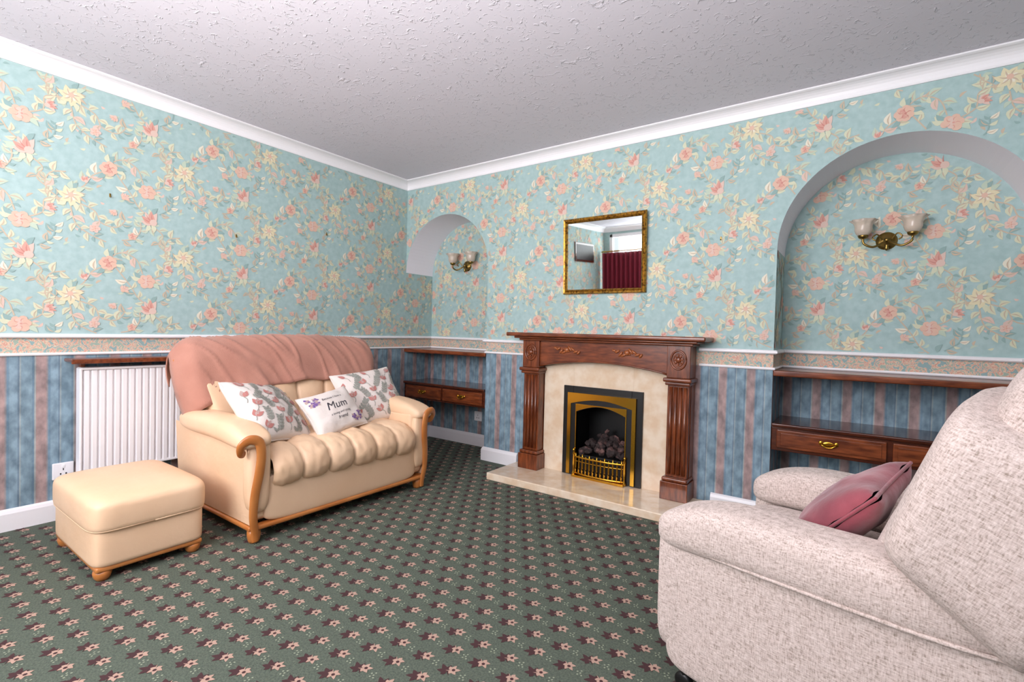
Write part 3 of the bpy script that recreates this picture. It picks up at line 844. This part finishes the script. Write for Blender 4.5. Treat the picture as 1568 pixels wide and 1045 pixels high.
# ------------------------------------------------------------------ armchair
RZ = math.radians(-105)
ac = empty('armchair', (3.451, -1.389, 0), rotz=RZ)
box('base', (-.355, -.36, .08), (.355, .36, .33), TWEED, ac, .03, 5)
superell('footrest_panel', (0, -.375, .25), (.225, .05, .17), .3, .3, TWEED, ac, 24, 48)
superell('seat_cushion', (0, -.10, .375), (.235, .31, .085), .45, .35, TWEED, ac, 28, 64)
for sg in (-1, 1):
    superell('side_panel', (sg*.325, -.01, .275), (.065, .39, .205), .2, .2, TWEED, ac, 28, 72)
    def afn(p, sg=sg):
        t = p.y/.40
        z = p.z+(.0 if t > -.3 else -.035*((-t-.3)/.7)**2)+.01*max(0, t)
        return Vector((p.x*(1+.08*max(0, -t)), p.y, z))
    superell('arm_pad', (sg*.315, -.04, .505), (.095, .40, .075), .6, .42, TWEED, ac, 28, 72, fn=afn)
    superell('arm_front', (sg*.32, -.385, .32), (.07, .045, .20), .4, .4, TWEED, ac, 24, 40)
    P = [(sg*.395, -.37, .448), (sg*.402, -.1, .452), (sg*.402, .2, .46), (sg*.39, .34, .47)]
    tube('arm_piping', P, .005, TWEED, ac, 6, 6)
def bfn(p):
    q = Vector((p.x*(1-.05*max(0, p.z/.3)**2), p.y-.015*math.cos(p.x/.44*math.pi/2), p.z+.025*math.cos(p.x/.46*math.pi/2)*(1 if p.z > 0 else 0)))
    return q
def shellfn(p):
    q = bfn(p)
    f = (p.y+.14)/.28
    low = max(0, -p.z/.18)
    q.z -= .09*f*low
    q.y += .02*f*low
    return q
TL = math.radians(-20)
superell('backrest_shell', (0, .295, .715), (.452, .14, .175), .28, .26, TWEED, ac, 44, 104, rot=(TL, 0, 0), fn=shellfn)
superell('back_lower_cushion', (0, .16, .555), (.29, .09, .14), .5, .4, TWEED, ac, 28, 64, rot=(TL, 0, 0))
superell('back_upper_cushion', (0, .375, .863), (.385, .110, .122), .5, .4, TWEED, ac, 28, 64, rot=(TL, 0, 0), fn=bfn)
superell('back_base', (0, .35, .33), (.37, .07, .26), .3, .3, TWEED, ac, 24, 48)
for a in (-1, 1):
    for b in (-1, 1):
        lathe('castor', [(0, -.011), (.02, -.011), (.028, -.006), (.028, .006), (.02, .011), (0, .011)], (a*.345, b*.35, .028), BLACK, ac, 20, rot=(0, math.pi/2, 0))
        tube('castor_stem', [(a*.345, b*.35, .03), (a*.345, b*.35, .085)], .01, BLACK, ac, 8, 1)
cx = Matrix.Rotation(RZ, 3, 'Z') @ Vector((.05, -.045, 0))
pillow('velvet_cushion', .34, .34, .065, VELVET, (3.451+cx.x, -1.389+cx.y, .56), (math.radians(-42), math.radians(6), RZ))

# picture on left wall (seen in mirror), assumed ceiling lamp plus added fill lamps
pf = empty('framed_picture', (0, -3.6, 1.95), rotz=math.pi/2)
box('frame', (-.3, -.02, -.14), (.3, -.001, .14), DARKWOOD, pf, .004); box('print', (-.27, -.022, -.11), (.27, -.019, .11), BLACK, pf, .001)

def ceilamp(x, y, e, col):
    c = empty('ceiling_or_fill_lamp', (x, y, H))
    lathe('rose', [(0, -.02), (.05, -.018), (.055, 0)], (0, 0, 0), WHITE, c)
    tube('cord', [(0, 0, -.01), (0, 0, -.12)], .004, WHITE, c, 8, 1)
    l = bpy.data.lights.new('bulb', 'POINT'); l.energy = e; l.color = col; l.shadow_soft_size = .15
    o = bpy.data.objects.new('bulb', l); scene.collection.objects.link(o); o.parent = c; o.location = (0, 0, -.45)
ceilamp(1.75, -2.95, 15, (1, .87, .74)); ceilamp(3.7, -2.9, 10, (1, .96, .93))  # second lamp is unseen, added overhead as fill; first is assumed from the warm ceiling glow
def area(name, loc, rot, sx, sy, e, col):
    l = bpy.data.lights.new(name, 'AREA'); l.shape = 'RECTANGLE'; l.size = sx; l.size_y = sy; l.energy = e; l.color = col
    o = bpy.data.objects.new(name, l); scene.collection.objects.link(o); o.location = loc; o.rotation_euler = rot
area('window_daylight', (1.7, YN-.15, 1.65), (math.radians(90), 0, 0), 3.0, 1.2, 140, (.97, .96, 1))
area('added_uplight_fill', (2.8, -3.2, 1.40), (math.radians(165), 0, math.radians(35)), .6, .6, 60, (1, .96, .97))  # unseen fill light, added and aimed upward to brighten ceiling and room
w = bpy.data.worlds.new('World'); scene.world = w; w.use_nodes = True
w.node_tree.nodes['Background'].inputs[0].default_value = (.9, .94, 1, 1); w.node_tree.nodes['Background'].inputs[1].default_value = 2.0

# ------------------------------------------------------------------ camera
cam = bpy.data.cameras.new('camera'); co = bpy.data.objects.new('camera', cam); scene.collection.objects.link(co)
cam.sensor_width = 36; cam.lens = 36*750/1568; cam.clip_start = .02
F = Vector((-.579, .8153, 0)).normalized(); R = Vector((F.y, -F.x, 0)); p = .0213; rl = .0246
U = Vector((0, 0, 1)); F2 = F*math.cos(p)-U*math.sin(p); U2 = U*math.cos(p)+F*math.sin(p)
R3 = R*math.cos(rl)+U2*math.sin(rl); U3 = U2*math.cos(rl)-R*math.sin(rl)
M = Matrix.Identity(4)
for i in range(3): M[i][0] = R3[i]; M[i][1] = U3[i]; M[i][2] = -F2[i]
M[0][3], M[1][3], M[2][3] = 3.415, -3.105, 1.053
co.matrix_world = M
scene.camera = co
